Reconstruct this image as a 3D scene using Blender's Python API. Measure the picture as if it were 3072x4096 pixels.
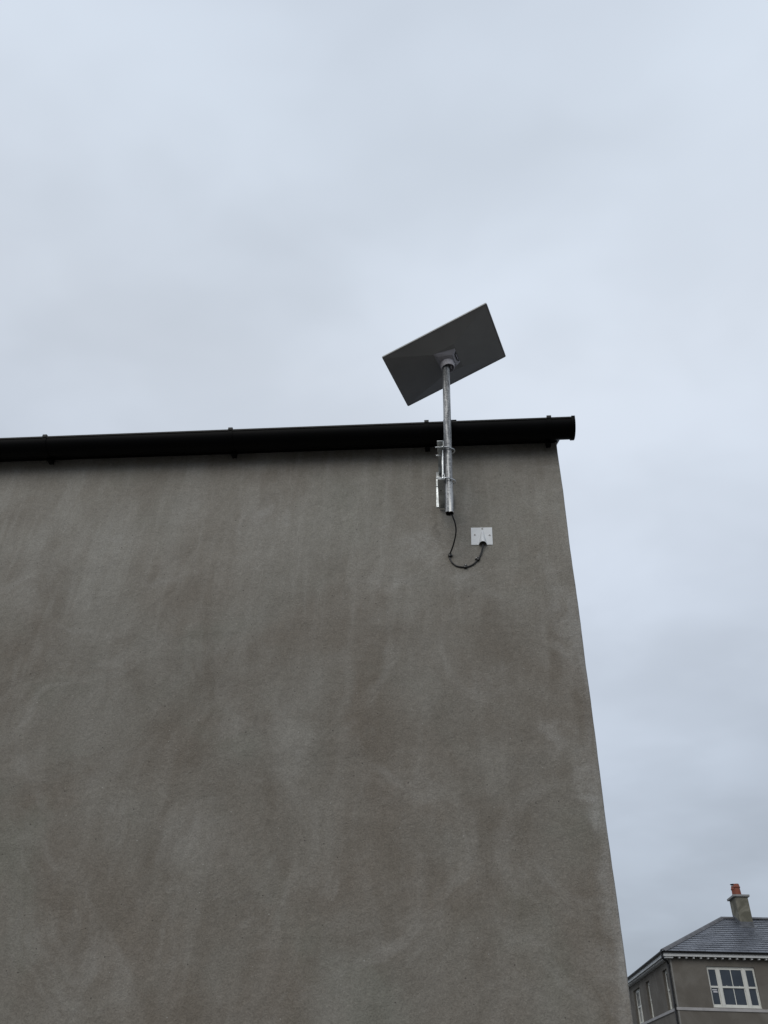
import bpy, bmesh, math, random
from mathutils import Vector, Matrix, noise
random.seed(7)
S = bpy.context.scene
for o in list(bpy.data.objects): bpy.data.objects.remove(o)
COL = S.collection
EYE = 1.6            # camera height above the ground, metres

# ---------------------------------------------------------------- camera
cam_d = bpy.data.cameras.new('camera'); cam = bpy.data.objects.new('camera', cam_d); COL.objects.link(cam)
cam_d.sensor_fit = 'VERTICAL'; cam_d.sensor_height = 24.0
cam_d.lens = 3147.4/4096*24.0
cam_d.clip_start = 0.05; cam_d.clip_end = 5000
right = Vector((0.99555285, 0.08852431, 0.03221739))
down = Vector((-0.02725502, 0.59803072, -0.80100963))
fwd = Vector((-0.09017582, 0.79656933, 0.59778392))
m = Matrix((right, -down, -fwd)).transposed().to_4x4()
m.translation = Vector((0, 0, EYE))
cam.matrix_world = m
S.camera = cam

# ---------------------------------------------------------------- light and exposure
SUN_EL, SUN_ROT = math.radians(32), math.radians(200)
world = bpy.data.worlds.new('World'); S.world = world; world.use_nodes = True
wn, wl = world.node_tree.nodes, world.node_tree.links
wn.clear()
wo = wn.new('ShaderNodeOutputWorld'); bg = wn.new('ShaderNodeBackground'); wl.new(bg.outputs[0], wo.inputs[0])
bg.inputs['Strength'].default_value = 0.1
sky = wn.new('ShaderNodeTexSky'); sky.sky_type = 'NISHITA'; sky.sun_disc = False
sky.sun_elevation = SUN_EL; sky.sun_rotation = SUN_ROT; sky.dust_density = 4; sky.air_density = 1.0
tc = wn.new('ShaderNodeTexCoord')
sep = wn.new('ShaderNodeSeparateXYZ'); wl.new(tc.outputs['Generated'], sep.inputs[0])
# overcast layer: colour by elevation
ramp = wn.new('ShaderNodeValToRGB'); wl.new(sep.outputs['Z'], ramp.inputs[0])
els = ramp.color_ramp.elements
stops = [(-0.02, (0.355, 0.41, 0.50)), (0.12, (0.405, 0.458, 0.53)), (0.30, (0.51, 0.573, 0.665)),
         (0.5, (0.60, 0.664, 0.762)), (0.72, (0.675, 0.738, 0.83)), (0.88, (0.65, 0.722, 0.82)), (1.0, (0.625, 0.695, 0.80))]
while len(els) < len(stops): els.new(0.5)
for e, (p, c) in zip(els, stops):
    e.position = max(p, 0.0); e.color = (*c, 1)
# cloud structure on a flat layer overhead
addz = wn.new('ShaderNodeMath'); addz.operation = 'ADD'; addz.inputs[1].default_value = 0.28
mxz = wn.new('ShaderNodeMath'); mxz.operation = 'MAXIMUM'; mxz.inputs[1].default_value = 0.0
wl.new(sep.outputs['Z'], mxz.inputs[0]); wl.new(mxz.outputs[0], addz.inputs[0])
vd = wn.new('ShaderNodeVectorMath'); vd.operation = 'DIVIDE'
cz = wn.new('ShaderNodeCombineXYZ')
for k in range(3): wl.new(addz.outputs[0], cz.inputs[k])
wl.new(tc.outputs['Generated'], vd.inputs[0]); wl.new(cz.outputs[0], vd.inputs[1])
mp = wn.new('ShaderNodeMapping'); wl.new(vd.outputs[0], mp.inputs[0])
mp.inputs['Rotation'].default_value = (0, 0, math.radians(35)); mp.inputs['Scale'].default_value = (1.0, 1.25, 1)
mp.inputs['Location'].default_value = (0.35, 0.2, 0)
def wnoise(scale, detail, dist, rough=0.5):
    n = wn.new('ShaderNodeTexNoise'); wl.new(mp.outputs[0], n.inputs['Vector'])
    n.inputs['Scale'].default_value = scale; n.inputs['Detail'].default_value = detail
    n.inputs['Distortion'].default_value = dist; n.inputs['Roughness'].default_value = rough
    r = wn.new('ShaderNodeMapRange'); wl.new(n.outputs[0], r.inputs[0])
    r.interpolation_type = 'SMOOTHSTEP'
    r.inputs[1].default_value = 0.32; r.inputs[2].default_value = 0.68
    return r
a = wnoise(1.3, 3, 0.3, 0.45); a.inputs[3].default_value = 0.91; a.inputs[4].default_value = 1.075
b = wnoise(4.0, 3, 0.15, 0.5); b.inputs[3].default_value = 0.955; b.inputs[4].default_value = 1.035
ml = wn.new('ShaderNodeMath'); ml.operation = 'MULTIPLY'; wl.new(a.outputs[0], ml.inputs[0]); wl.new(b.outputs[0], ml.inputs[1])
ml2 = wn.new('ShaderNodeMath'); ml2.operation = 'MULTIPLY'; wl.new(ml.outputs[0], ml2.inputs[0]); ml2.inputs[1].default_value = 10.0
cv = wn.new('ShaderNodeVectorMath'); cv.operation = 'SCALE'; wl.new(ramp.outputs[0], cv.inputs[0]); wl.new(ml2.outputs[0], cv.inputs['Scale'])
mix = wn.new('ShaderNodeMix'); mix.data_type = 'RGBA'; mix.inputs['Factor'].default_value = 0.96
wl.new(sky.outputs[0], mix.inputs[6]); wl.new(cv.outputs[0], mix.inputs[7])
wl.new(mix.outputs[2], bg.inputs['Color'])

sd = bpy.data.lights.new('sun', 'SUN'); so = bpy.data.objects.new('sun', sd); COL.objects.link(so)
sd.energy = 0.9; sd.angle = math.radians(40); sd.color = (1.0, 0.955, 0.88)
so.rotation_euler = (math.pi/2-SUN_EL, 0, math.pi-SUN_ROT+math.pi*0)
# point the lamp exactly from the sky's sun direction (rotation measured clockwise from +Y)
sdir = Vector((math.sin(SUN_ROT)*math.cos(SUN_EL), math.cos(SUN_ROT)*math.cos(SUN_EL), math.sin(SUN_EL)))
so.rotation_euler = sdir.to_track_quat('Z', 'Y').to_euler()

S.render.engine = 'CYCLES'
S.view_settings.view_transform = 'Standard'; S.view_settings.look = 'None'
S.view_settings.exposure = 0.0; S.view_settings.gamma = 1.0
S.render.resolution_x, S.render.resolution_y = 768, 1024

# ---------------------------------------------------------------- materials
class NT:
    def __init__(s, name):
        s.m = bpy.data.materials.new(name); s.m.use_nodes = True
        s.n, s.l = s.m.node_tree.nodes, s.m.node_tree.links
        s.b = s.n['Principled BSDF']; s._o = None
    def new(s, t): return s.n.new(t)
    def obj(s):
        if s._o is None: s._o = s.new('ShaderNodeTexCoord')
        return s._o.outputs['Object']
    def map(s, scale=(1,1,1), loc=(0,0,0), rot=(0,0,0), vec=None):
        q = s.new('ShaderNodeMapping'); s.l.new(vec or s.obj(), q.inputs[0])
        q.inputs['Scale'].default_value = scale; q.inputs['Location'].default_value = loc; q.inputs['Rotation'].default_value = rot
        return q.outputs[0]
    def noise(s, scale, detail=3, dist=0, rough=0.5, vec=None):
        q = s.new('ShaderNodeTexNoise'); s.l.new(vec or s.obj(), q.inputs['Vector'])
        q.inputs['Scale'].default_value = scale; q.inputs['Detail'].default_value = detail
        q.inputs['Distortion'].default_value = dist; q.inputs['Roughness'].default_value = rough
        return q.outputs[0]
    def rng(s, x, a, b, c, d, smooth=True):
        q = s.new('ShaderNodeMapRange'); s.l.new(x, q.inputs[0])
        q.interpolation_type = 'SMOOTHSTEP' if smooth else 'LINEAR'
        for i, v in enumerate((a, b, c, d)): q.inputs[i+1].default_value = v
        return q.outputs[0]
    def math(s, op, x, y=None, clamp=False):
        q = s.new('ShaderNodeMath'); q.operation = op; q.use_clamp = clamp
        for i, v in enumerate((x, y)):
            if v is None: continue
            if isinstance(v, (int, float)): q.inputs[i].default_value = v
            else: s.l.new(v, q.inputs[i])
        return q.outputs[0]
    def mix(s, f, x, y, mode='MIX'):
        q = s.new('ShaderNodeMix'); q.data_type = 'RGBA'; q.blend_type = mode
        for i, v in ((0, f), (6, x), (7, y)):
            if isinstance(v, (int, float)): q.inputs[i].default_value = v
            elif isinstance(v, tuple): q.inputs[i].default_value = (*v, 1)
            else: s.l.new(v, q.inputs[i])
        return q.outputs[2]
    def base(s, v):
        if isinstance(v, tuple): s.b.inputs['Base Color'].default_value = (*v, 1)
        else: s.l.new(v, s.b.inputs['Base Color'])
    def bump(s, h, dist, strength=1.0, normal=None):
        q = s.new('ShaderNodeBump'); s.l.new(h, q.inputs['Height']); q.inputs['Distance'].default_value = dist
        q.inputs['Strength'].default_value = strength
        if normal: s.l.new(normal, q.inputs['Normal'])
        s.l.new(q.outputs[0], s.b.inputs['Normal']); return q.outputs[0]
    def set(s, rough=None, metal=None, spec=None):
        if rough is not None:
            if isinstance(rough, (int, float)): s.b.inputs['Roughness'].default_value = rough
            else: s.l.new(rough, s.b.inputs['Roughness'])
        if metal is not None: s.b.inputs['Metallic'].default_value = metal
        if spec is not None: s.b.inputs['Specular IOR Level'].default_value = spec

def plain(name, col, rough=0.6, metal=0.0, spec=0.5, var=0.12, scale=8, bump=0.0):
    t = NT(name)
    n = t.noise(scale, 4, 0.3, 0.6)
    f = t.rng(n, 0.3, 0.7, 1-var, 1+var)
    c = t.new('ShaderNodeVectorMath'); c.operation = 'SCALE'; c.inputs[0].default_value = col
    t.l.new(f, c.inputs['Scale']); t.base(c.outputs[0])
    t.set(rough, metal, spec)
    if bump: t.bump(t.noise(scale*12, 3), bump)
    return t.m

# sand-cement render of the near wall
def render_material():
    t = NT('sand_cement_render')
    sx = t.new('ShaderNodeSeparateXYZ'); t.l.new(t.obj(), sx.inputs[0])
    X, Z = sx.outputs['X'], sx.outputs['Z']
    flat = t.new('ShaderNodeCombineXYZ'); t.l.new(X, flat.inputs[0]); t.l.new(Z, flat.inputs[1])
    F = flat.outputs[0]
    big = t.noise(1.1, 4, 0.7, 0.55, F)
    col = t.mix(t.rng(big, 0.34, 0.66, 0, 1), (0.184, 0.159, 0.129), (0.222, 0.207, 0.178))
    green = t.noise(1.7, 4, 0.5, 0.55, t.map(loc=(7.3, 2.1, 0), vec=F))
    col = t.mix(t.rng(green, 0.50, 0.72, 0, 0.5), col, (0.188, 0.190, 0.156))
    # trowelled clouds
    cl = t.noise(2.6, 6, 1.4, 0.58, t.map(scale=(1.5, 0.75, 1), rot=(0, 0, -0.22), vec=F))
    col = t.mix(t.rng(cl, 0.42, 0.80, 0, 0.50), col, (0.290, 0.274, 0.244))
    dk = t.noise(2.1, 6, 1.2, 0.58, t.map(scale=(1.35, 0.8, 1), rot=(0, 0, 0.15), loc=(3.7, 9.2, 0), vec=F))
    col = t.mix(t.rng(dk, 0.46, 0.74, 0, 0.50), col, (0.138, 0.115, 0.089))
    # sweeps of the trowel: broken rings round scattered centres
    wp = t.new('ShaderNodeTexNoise'); t.l.new(F, wp.inputs['Vector']); wp.inputs['Scale'].default_value = 1.8; wp.inputs['Detail'].default_value = 3
    wq = t.new('ShaderNodeVectorMath'); wq.operation = 'MULTIPLY_ADD'; t.l.new(wp.outputs['Color'], wq.inputs[0]); wq.inputs[1].default_value = (0.35, 0.35, 0); t.l.new(F, wq.inputs[2])
    vo = t.new('ShaderNodeTexVoronoi'); t.l.new(wq.outputs[0], vo.inputs['Vector']); vo.inputs['Scale'].default_value = 1.25
    vo.feature = 'SMOOTH_F1'; vo.inputs['Smoothness'].default_value = 0.25
    def sweep(freq, off):
        cb_ = t.new('ShaderNodeCombineXYZ'); t.l.new(t.math('MULTIPLY', vo.outputs['Distance'], freq), cb_.inputs[0])
        t.l.new(t.math('MULTIPLY', X, 2.4), cb_.inputs[1]); t.l.new(t.math('ADD', t.math('MULTIPLY', Z, 2.4), off), cb_.inputs[2])
        return t.noise(1.0, 4, 0.3, 0.6, cb_.outputs[0])
    s1 = t.rng(sweep(9, 0), 0.50, 0.80, 0, 0.50); s2 = t.rng(sweep(14, 9), 0.50, 0.82, 0, 0.40)
    col = t.mix(s1, col, (0.335, 0.320, 0.290)); col = t.mix(s2, col, (0.130, 0.110, 0.086))
    mid = t.noise(9, 5, 1.2, 0.6, t.map(loc=(1, 4, 0), rot=(0, 0, -0.4), vec=F))
    col = t.mix(t.rng(mid, 0.54, 0.8, 0, 0.24), col, (0.33, 0.315, 0.283))
    # paler towards the eaves, broken up by noise
    upper_pale = t.math('MULTIPLY', t.rng(Z, EYE+1.35, EYE+2.3, 0, 0.5), t.rng(t.noise(1.6, 5, 1.0, 0.6, t.map(loc=(5, 5, 0), vec=F)), 0.25, 0.6, 0.3, 1))
    col = t.mix(upper_pale, col, (0.335, 0.318, 0.280))
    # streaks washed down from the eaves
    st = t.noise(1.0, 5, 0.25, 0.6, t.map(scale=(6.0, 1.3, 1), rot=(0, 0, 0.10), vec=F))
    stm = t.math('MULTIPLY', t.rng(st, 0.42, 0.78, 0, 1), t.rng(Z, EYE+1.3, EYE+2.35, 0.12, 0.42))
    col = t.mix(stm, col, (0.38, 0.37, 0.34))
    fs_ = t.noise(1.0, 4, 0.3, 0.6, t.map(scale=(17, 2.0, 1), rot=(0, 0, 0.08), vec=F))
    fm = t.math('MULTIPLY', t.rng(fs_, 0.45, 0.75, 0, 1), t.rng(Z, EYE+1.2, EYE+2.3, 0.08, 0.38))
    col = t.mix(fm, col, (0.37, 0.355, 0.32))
    # individual stains, rubbed patches, a darker band below the bracket: x, z, half width, half height, tilt, strength
    light = [(-0.16, 2.09, 0.20, 0.10, 0.5, 0.55), (-0.02, 1.93, 0.14, 0.05, -0.3, 0.45), (-0.34, 1.90, 0.22, 0.06, 0.15, 0.30),
             (-0.93, 2.28, 0.045, 0.14, 0.05, 0.55), (-0.84, 2.23, 0.03, 0.12, 0.0, 0.4), (-1.05, 2.26, 0.03, 0.13, 0.1, 0.35), (-1.66, 2.18, 0.16, 0.13, 0, 0.35), (-1.35, 1.93, 0.17, 0.05, 0.2, 0.28),
             (0.455, 1.66, 0.07, 0.34, 0.03, 0.50), (0.40, 2.05, 0.035, 0.05, 0, 0.55), (0.40, 1.15, 0.10, 0.10, 0.5, 0.50), (0.33, 1.18, 0.09, 0.05, -0.5, 0.35),
             (0.485, 0.90, 0.045, 0.30, 0.05, 0.55), (0.50, 0.45, 0.03, 0.35, 0.0, 0.45), (0.09, 1.35, 0.12, 0.15, 0.2, 0.18), (-0.35, 2.22, 0.03, 0.012, 0.1, 0.5), (0.04, 2.235, 0.05, 0.012, 0.1, 0.35), (-0.22, 0.95, 0.25, 0.16, 0.3, 0.16)]
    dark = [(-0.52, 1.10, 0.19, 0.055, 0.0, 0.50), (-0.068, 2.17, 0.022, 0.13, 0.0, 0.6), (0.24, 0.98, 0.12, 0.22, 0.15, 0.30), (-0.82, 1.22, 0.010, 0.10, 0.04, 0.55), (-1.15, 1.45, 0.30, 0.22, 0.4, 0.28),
            (-0.31, 1.63, 0.22, 0.06, 0.1, 0.22), (-0.95, 0.98, 0.16, 0.16, 0.2, 0.30), (0.18, 1.62, 0.16, 0.20, 0.1, 0.25), (-0.64, 1.68, 0.17, 0.03, 0.1, 0.25), (-0.05, 1.24, 0.12, 0.08, 0.5, 0.22)]
    warp = t.new('ShaderNodeTexNoise'); t.l.new(F, warp.inputs['Vector']); warp.inputs['Scale'].default_value = 5.5; warp.inputs['Detail'].default_value = 5
    wv = t.new('ShaderNodeVectorMath'); wv.operation = 'MULTIPLY_ADD'; t.l.new(warp.outputs['Color'], wv.inputs[0])
    wv.inputs[1].default_value = (0.22, 0.22, 0); t.l.new(F, wv.inputs[2])
    cw = t.math('ADD', X, t.math('MULTIPLY', t.noise(1.0, 4, 0.4, 0.6, t.map(scale=(4, 2.2, 1), vec=F)), 0.12))
    edge = t.math('MULTIPLY', t.rng(cw, 0.50, 0.60, 0, 0.55), t.rng(t.noise(1.0, 5, 0.3, 0.65, t.map(scale=(30, 5, 1), vec=F)), 0.35, 0.65, 0.25, 1.0))
    edge = t.math('MULTIPLY', edge, t.rng(Z, EYE+2.0, EYE+1.6, 0.25, 1.0))
    col = t.mix(edge, col, (0.36, 0.352, 0.335))
    brk = t.rng(t.noise(13, 6, 0.8, 0.65, F), 0.32, 0.66, 0.15, 1.0)
    def blotch(lst, col, c):
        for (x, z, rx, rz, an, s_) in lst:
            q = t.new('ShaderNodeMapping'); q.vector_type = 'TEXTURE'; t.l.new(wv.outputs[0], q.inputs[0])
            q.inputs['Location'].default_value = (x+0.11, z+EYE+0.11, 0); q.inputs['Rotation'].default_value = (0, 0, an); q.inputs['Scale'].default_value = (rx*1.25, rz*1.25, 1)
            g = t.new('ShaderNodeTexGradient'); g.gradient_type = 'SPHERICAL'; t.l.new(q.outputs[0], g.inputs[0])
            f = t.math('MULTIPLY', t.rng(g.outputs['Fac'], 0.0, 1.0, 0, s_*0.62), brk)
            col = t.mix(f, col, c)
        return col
    col = blotch(light, col, (0.46, 0.45, 0.425))
    col = blotch(dark, col, (0.100, 0.090, 0.074))
    # sand grain
    gr = t.noise(150, 3, 0, 0.75)
    gr2 = t.noise(46, 4, 0.4, 0.7)
    g = t.math('MULTIPLY', t.rng(gr, 0.3, 0.7, 0.83, 1.17, False), t.rng(gr2, 0.3, 0.7, 0.93, 1.07, False))
    sc = t.new('ShaderNodeVectorMath'); sc.operation = 'SCALE'; t.l.new(col, sc.inputs[0]); t.l.new(g, sc.inputs['Scale'])
    v = t.new('ShaderNodeTexVoronoi'); t.l.new(t.obj(), v.inputs['Vector']); v.inputs['Scale'].default_value = 26
    vs = t.new('ShaderNodeSeparateColor'); t.l.new(v.outputs['Color'], vs.inputs[0])
    sp = t.math('MULTIPLY', t.math('LESS_THAN', v.outputs['Distance'], 0.055), t.math('GREATER_THAN', vs.outputs[0], 0.80))
    out = t.mix(t.math('MULTIPLY', sp, 0.55), sc.outputs[0], (0.50, 0.49, 0.46))
    v2 = t.new('ShaderNodeTexVoronoi'); t.l.new(t.obj(), v2.inputs['Vector']); v2.inputs['Scale'].default_value = 19
    v2s = t.new('ShaderNodeSeparateColor'); t.l.new(v2.outputs['Color'], v2s.inputs[0])
    pit = t.math('MULTIPLY', t.math('LESS_THAN', v2.outputs['Distance'], 0.05), t.math('GREATER_THAN', v2s.outputs[1], 0.82))
    out = t.mix(t.math('MULTIPLY', pit, 0.7), out, (0.05, 0.045, 0.04))
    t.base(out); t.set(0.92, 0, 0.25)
    h = t.math('ADD', t.math('MULTIPLY', gr, 0.8), t.math('MULTIPLY', t.noise(3.5, 4, 0.8), 6.0))
    h = t.math('ADD', h, t.math('MULTIPLY', gr2, 1.4))
    t.bump(h, 0.0028, 0.9)
    return t.m
M_RENDER = render_material()

def house_render():
    t = NT('grey_house_render')
    n = t.noise(0.9, 5, 0.8, 0.6); n2 = t.noise(0.5, 5, 0.6, 0.6, t.map(scale=(3, 3, 0.5)))
    col = t.mix(t.rng(n, 0.32, 0.68, 0, 1), (0.124, 0.112, 0.096), (0.165, 0.153, 0.134))
    col = t.mix(t.rng(n2, 0.5, 0.75, 0, 0.35), col, (0.100, 0.090, 0.077))
    g = t.noise(34, 4, 0, 0.8)
    sc = t.new('ShaderNodeVectorMath'); sc.operation = 'SCALE'; t.l.new(col, sc.inputs[0]); t.l.new(t.rng(g, 0.3, 0.7, 0.90, 1.1, False), sc.inputs['Scale'])
    t.base(sc.outputs[0]); t.set(0.95, 0, 0.2); t.bump(g, 0.004)
    return t.m
M_HREN = house_render()

def chimney_render():
    t = NT('chimney_render')
    n = t.noise(2.2, 5, 1.2, 0.6)
    col = t.mix(t.rng(n, 0.35, 0.65, 0, 1), (0.120, 0.115, 0.090), (0.205, 0.195, 0.158))
    t.base(col); t.set(0.95, 0, 0.2); return t.m
M_CHIM = chimney_render()

def slate():
    t = NT('slate')
    at = t.new('ShaderNodeAttribute'); at.attribute_name = 'tint'
    n = t.noise(1.4, 4, 0.5)
    col = t.mix(at.outputs['Fac'], (0.070, 0.078, 0.095), (0.165, 0.173, 0.195))
    sc = t.new('ShaderNodeVectorMath'); sc.operation = 'SCALE'; t.l.new(col, sc.inputs[0]); t.l.new(t.rng(n, 0.3, 0.7, 0.8, 1.2), sc.inputs['Scale'])
    t.base(sc.outputs[0]); t.set(t.rng(t.noise(3, 3), 0.3, 0.7, 0.32, 0.55), 0, 0.6)
    t.bump(t.noise(40, 4, 0.3, 0.6), 0.004)
    return t.m
M_SLATE = slate()

def galvanised(name, lo, hi, rough=(0.38, 0.62), stretch=(45, 45, 3)):
    t = NT(name)
    st = t.noise(1.0, 5, 0.4, 0.65, t.map(scale=stretch))
    sp = t.noise(140, 3, 0.5, 0.6)
    f = t.math('ADD', t.math('MULTIPLY', st, 0.7), t.math('MULTIPLY', sp, 0.3))
    t.base(t.mix(t.rng(f, 0.42, 0.58, 0, 1), lo, hi))
    t.set(t.rng(st, 0.3, 0.7, rough[1], rough[0]), 0.75, 0.5)
    t.bump(t.noise(1.0, 4, 0.2, 0.6, t.map(scale=(stretch[0]*2, stretch[1]*2, stretch[2]*4))), 0.0008)
    return t.m
M_POLE = galvanised('weathered_galvanised_pipe', (0.15, 0.155, 0.16), (0.52, 0.525, 0.52), (0.48, 0.70))
M_ZINC = galvanised('zinc_plated_steel', (0.34, 0.36, 0.36), (0.56, 0.59, 0.60), (0.28, 0.42), (14, 14, 14))
M_BOLT = galvanised('bright_zinc_bolt', (0.55, 0.58, 0.60), (0.75, 0.78, 0.80), (0.22, 0.35), (20, 20, 20))
M_RUBBED = plain('rusty_anchor_bolt', (0.11, 0.09, 0.08), 0.6, 0.5, var=0.3, scale=90)
M_DISH = plain('grey_dish_plastic', (0.335, 0.325, 0.31), 0.55, spec=0.35, var=0.05, scale=6)
M_DRIM = plain('dish_edge_plastic', (0.42, 0.43, 0.42), 0.5, spec=0.4, var=0.05, scale=6)
M_DFACE = plain('white_dish_face', (0.75, 0.75, 0.74), 0.4, var=0.03)
M_MOUNT = plain('grey_mount_plastic', (0.60, 0.575, 0.60), 0.5, spec=0.4, var=0.05, scale=30)
M_HUB_SHADE = plain('shaded_hub_plastic', (0.44, 0.42, 0.44), 0.5, spec=0.4, var=0.05, scale=30)  # mount grey darkened: shade on the hub's underside put into the colour
M_PORT = plain('dark_port_opening', (0.03, 0.03, 0.03), 0.7, var=0.2, scale=50)
M_BLACK = plain('black_gutter_plastic', (0.002, 0.002, 0.0022), 0.5, spec=0.08, var=0.2, scale=5)
M_BLIP = plain('dull_black_lip', (0.012, 0.013, 0.012), 0.5, spec=0.3, var=0.3, scale=12)
M_FASC = plain('black_fascia_paint', (0.005, 0.0045, 0.004), 0.7, spec=0.1, var=0.2)
M_CABLE = plain('black_cable_sheath', (0.012, 0.012, 0.014), 0.42, spec=0.5, var=0.2, scale=40)
M_CLIP = plain('black_clip_plastic', (0.010, 0.010, 0.010), 0.35, spec=0.5, var=0.2, scale=60)
M_PLATE = plain('pale_grey_cover_plastic', (0.76, 0.78, 0.79), 0.5, var=0.05, scale=14)
M_SCREW = plain('steel_screw', (0.30, 0.30, 0.30), 0.35, 0.8, var=0.2, scale=200)
M_WHITE = plain('cream_window_paint', (0.62, 0.62, 0.575), 0.5, var=0.05, scale=3)
M_FWHITE = plain('white_fascia_paint', (0.58, 0.59, 0.58), 0.5, var=0.06, scale=2)
M_STONE = plain('precast_concrete_band', (0.36, 0.35, 0.345), 0.9, spec=0.2, var=0.10, scale=3)
M_CAPST = plain('chimney_cap_concrete', (0.25, 0.25, 0.245), 0.9, spec=0.2, var=0.12, scale=5)
M_POT = plain('terracotta', (0.21, 0.068, 0.043), 0.75, spec=0.3, var=0.15, scale=9)
M_LEAD = plain('lead_flashing', (0.11, 0.115, 0.125), 0.5, metal=0.2, var=0.3, scale=7)
M_RIDGE = plain('ridge_tile_clay', (0.105, 0.105, 0.112), 0.7, var=0.2, scale=5)
M_STICK = plain('paper_sticker', (0.55, 0.55, 0.58), 0.7, var=0.05)
def glass():
    t = NT('window_glass')
    n = t.noise(1.2, 3, 0.4)
    t.base(t.mix(t.rng(n, 0.3, 0.7, 0, 1), (0.030, 0.040, 0.054), (0.044, 0.056, 0.072)))
    t.set(0.06, 0, 0.45); t.bump(t.noise(2.0, 2), 0.004)
    return t.m
M_GLASS = glass()
def asphalt():
    t = NT('dark_asphalt')
    n = t.noise(0.35, 5, 0.5, 0.6); g = t.noise(70, 3, 0, 0.8)
    col = t.mix(t.rng(n, 0.35, 0.65, 0, 1), (0.075, 0.073, 0.069), (0.115, 0.110, 0.102))
    sc = t.new('ShaderNodeVectorMath'); sc.operation = 'SCALE'; t.l.new(col, sc.inputs[0]); t.l.new(t.rng(g, 0.3, 0.7, 0.75, 1.25, False), sc.inputs['Scale'])
    t.base(sc.outputs[0]); t.set(0.85, 0, 0.3); t.bump(g, 0.006); return t.m
M_ASPH = asphalt()

# ---------------------------------------------------------------- mesh helpers
class MB:
    def __init__(s): s.v, s.f, s.mi, s.t = [], [], [], []
    def add(s, vs, fs, mi=0, tint=None):
        o = len(s.v); s.v += [tuple(v) for v in vs]
        for f in fs: s.f.append(tuple(i+o for i in f)); s.mi.append(mi); s.t.append(0.5 if tint is None else tint)
        return s
    def box(s, a, b, mi=0, M=None, tint=None):
        x0, y0, z0 = a; x1, y1, z1 = b
        vs = [Vector(p) for p in ((x0,y0,z0),(x1,y0,z0),(x1,y1,z0),(x0,y1,z0),(x0,y0,z1),(x1,y0,z1),(x1,y1,z1),(x0,y1,z1))]
        if M: vs = [M@v for v in vs]
        return s.add(vs, [(0,3,2,1),(4,5,6,7),(0,1,5,4),(1,2,6,5),(2,3,7,6),(3,0,4,7)], mi, tint)
    def tube(s, pts, r, n=12, mi=0, cap=True):
        pts = [Vector(p) for p in pts]; rings = []
        up = None
        for i, p in enumerate(pts):
            d = (pts[min(i+1, len(pts)-1)]-pts[max(i-1, 0)]).normalized()
            if up is None:
                up = Vector((0,0,1)) if abs(d.z) < .9 else Vector((0,1,0))
            x = up.cross(d).normalized(); up = d.cross(x).normalized()
            rr = r[i] if isinstance(r, (list, tuple)) else r
            rings.append([p+rr*(math.cos(2*math.pi*k/n)*x+math.sin(2*math.pi*k/n)*up) for k in range(n)])
        vs = [v for g in rings for v in g]; fs = []
        for i in range(len(pts)-1):
            for k in range(n):
                k2 = (k+1) % n; fs.append((i*n+k, i*n+k2, (i+1)*n+k2, (i+1)*n+k))
        if cap: fs += [tuple(range(n))[::-1], tuple((len(pts)-1)*n+k for k in range(n))]
        return s.add(vs, fs, mi)
    def lathe(s, c, prof, n=24, mi=0, M=None, close=False):
        vs = []; c = Vector(c)
        for (r, z) in prof:
            for k in range(n):
                v = Vector((r*math.cos(2*math.pi*k/n), r*math.sin(2*math.pi*k/n), z)); v = (M@v if M else v)+c; vs.append(v)
        fs = []
        for i in range(len(prof)-1):
            for k in range(n):
                k2 = (k+1) % n; fs.append((i*n+k, i*n+k2, (i+1)*n+k2, (i+1)*n+k))
        if close: fs += [tuple(range(n))[::-1], tuple((len(prof)-1)*n+k for k in range(n))]
        return s.add(vs, fs, mi)
    def extrude(s, poly, a, b, mi=0):      # polygon of (y, z) swept along x from a to b
        n = len(poly); vs = [(a, y, z) for y, z in poly]+[(b, y, z) for y, z in poly]
        fs = [tuple(range(n)), tuple(range(2*n-1, n-1, -1))]
        for k in range(n): k2 = (k+1) % n; fs.append((k2, k, n+k, n+k2))
        return s.add(vs, fs, mi)
    def build(s, name, mats, parent=None, bevel=0, seg=2, smooth=35, loc=None):
        """world-space vertices; origin at loc (or at the parent's origin)"""
        org = Vector(loc) if loc else (ORG[parent.name] if parent else Vector((0, 0, 0)))
        me = bpy.data.meshes.new(name)
        me.from_pydata([tuple(Vector(v)-org) for v in s.v], [], s.f); me.validate()
        if not isinstance(mats, (list, tuple)): mats = [mats]
        for q in mats: me.materials.append(q)
        if len(me.polygons) == len(s.mi): me.polygons.foreach_set('material_index', s.mi)
        bm = bmesh.new(); bm.from_mesh(me); bmesh.ops.recalc_face_normals(bm, faces=bm.faces)
        if bevel:
            es = [e for e in bm.edges if len(e.link_faces) == 2 and e.calc_face_angle(0) > math.radians(30)]
            bmesh.ops.bevel(bm, geom=es, offset=bevel, segments=seg, profile=0.5, affect='EDGES', clamp_overlap=True)
        bm.to_mesh(me); bm.free()
        if any(t != 0.5 for t in s.t) and len(me.polygons) == len(s.t):
            at = me.attributes.new('tint', 'FLOAT', 'FACE'); at.data.foreach_set('value', s.t)
        me.polygons.foreach_set('use_smooth', [True]*len(me.polygons))
        me.set_sharp_from_angle(angle=math.radians(smooth))
        o = bpy.data.objects.new(name, me); COL.objects.link(o)
        if parent: o.parent = parent; o.location = org-ORG[parent.name]
        else: o.location = org
        ORG[o.name] = org
        return o
ORG = {}
def empty(name, loc):
    o = bpy.data.objects.new(name, None); COL.objects.link(o); o.location = loc; o.empty_display_size = 0.2
    ORG[o.name] = Vector(loc); return o
def tag(o, label=None, cat=None, group=None, kind=None):
    for k, v in (('label', label), ('category', cat), ('group', group), ('kind', kind)):
        if v: o[k] = v
    return o
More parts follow.
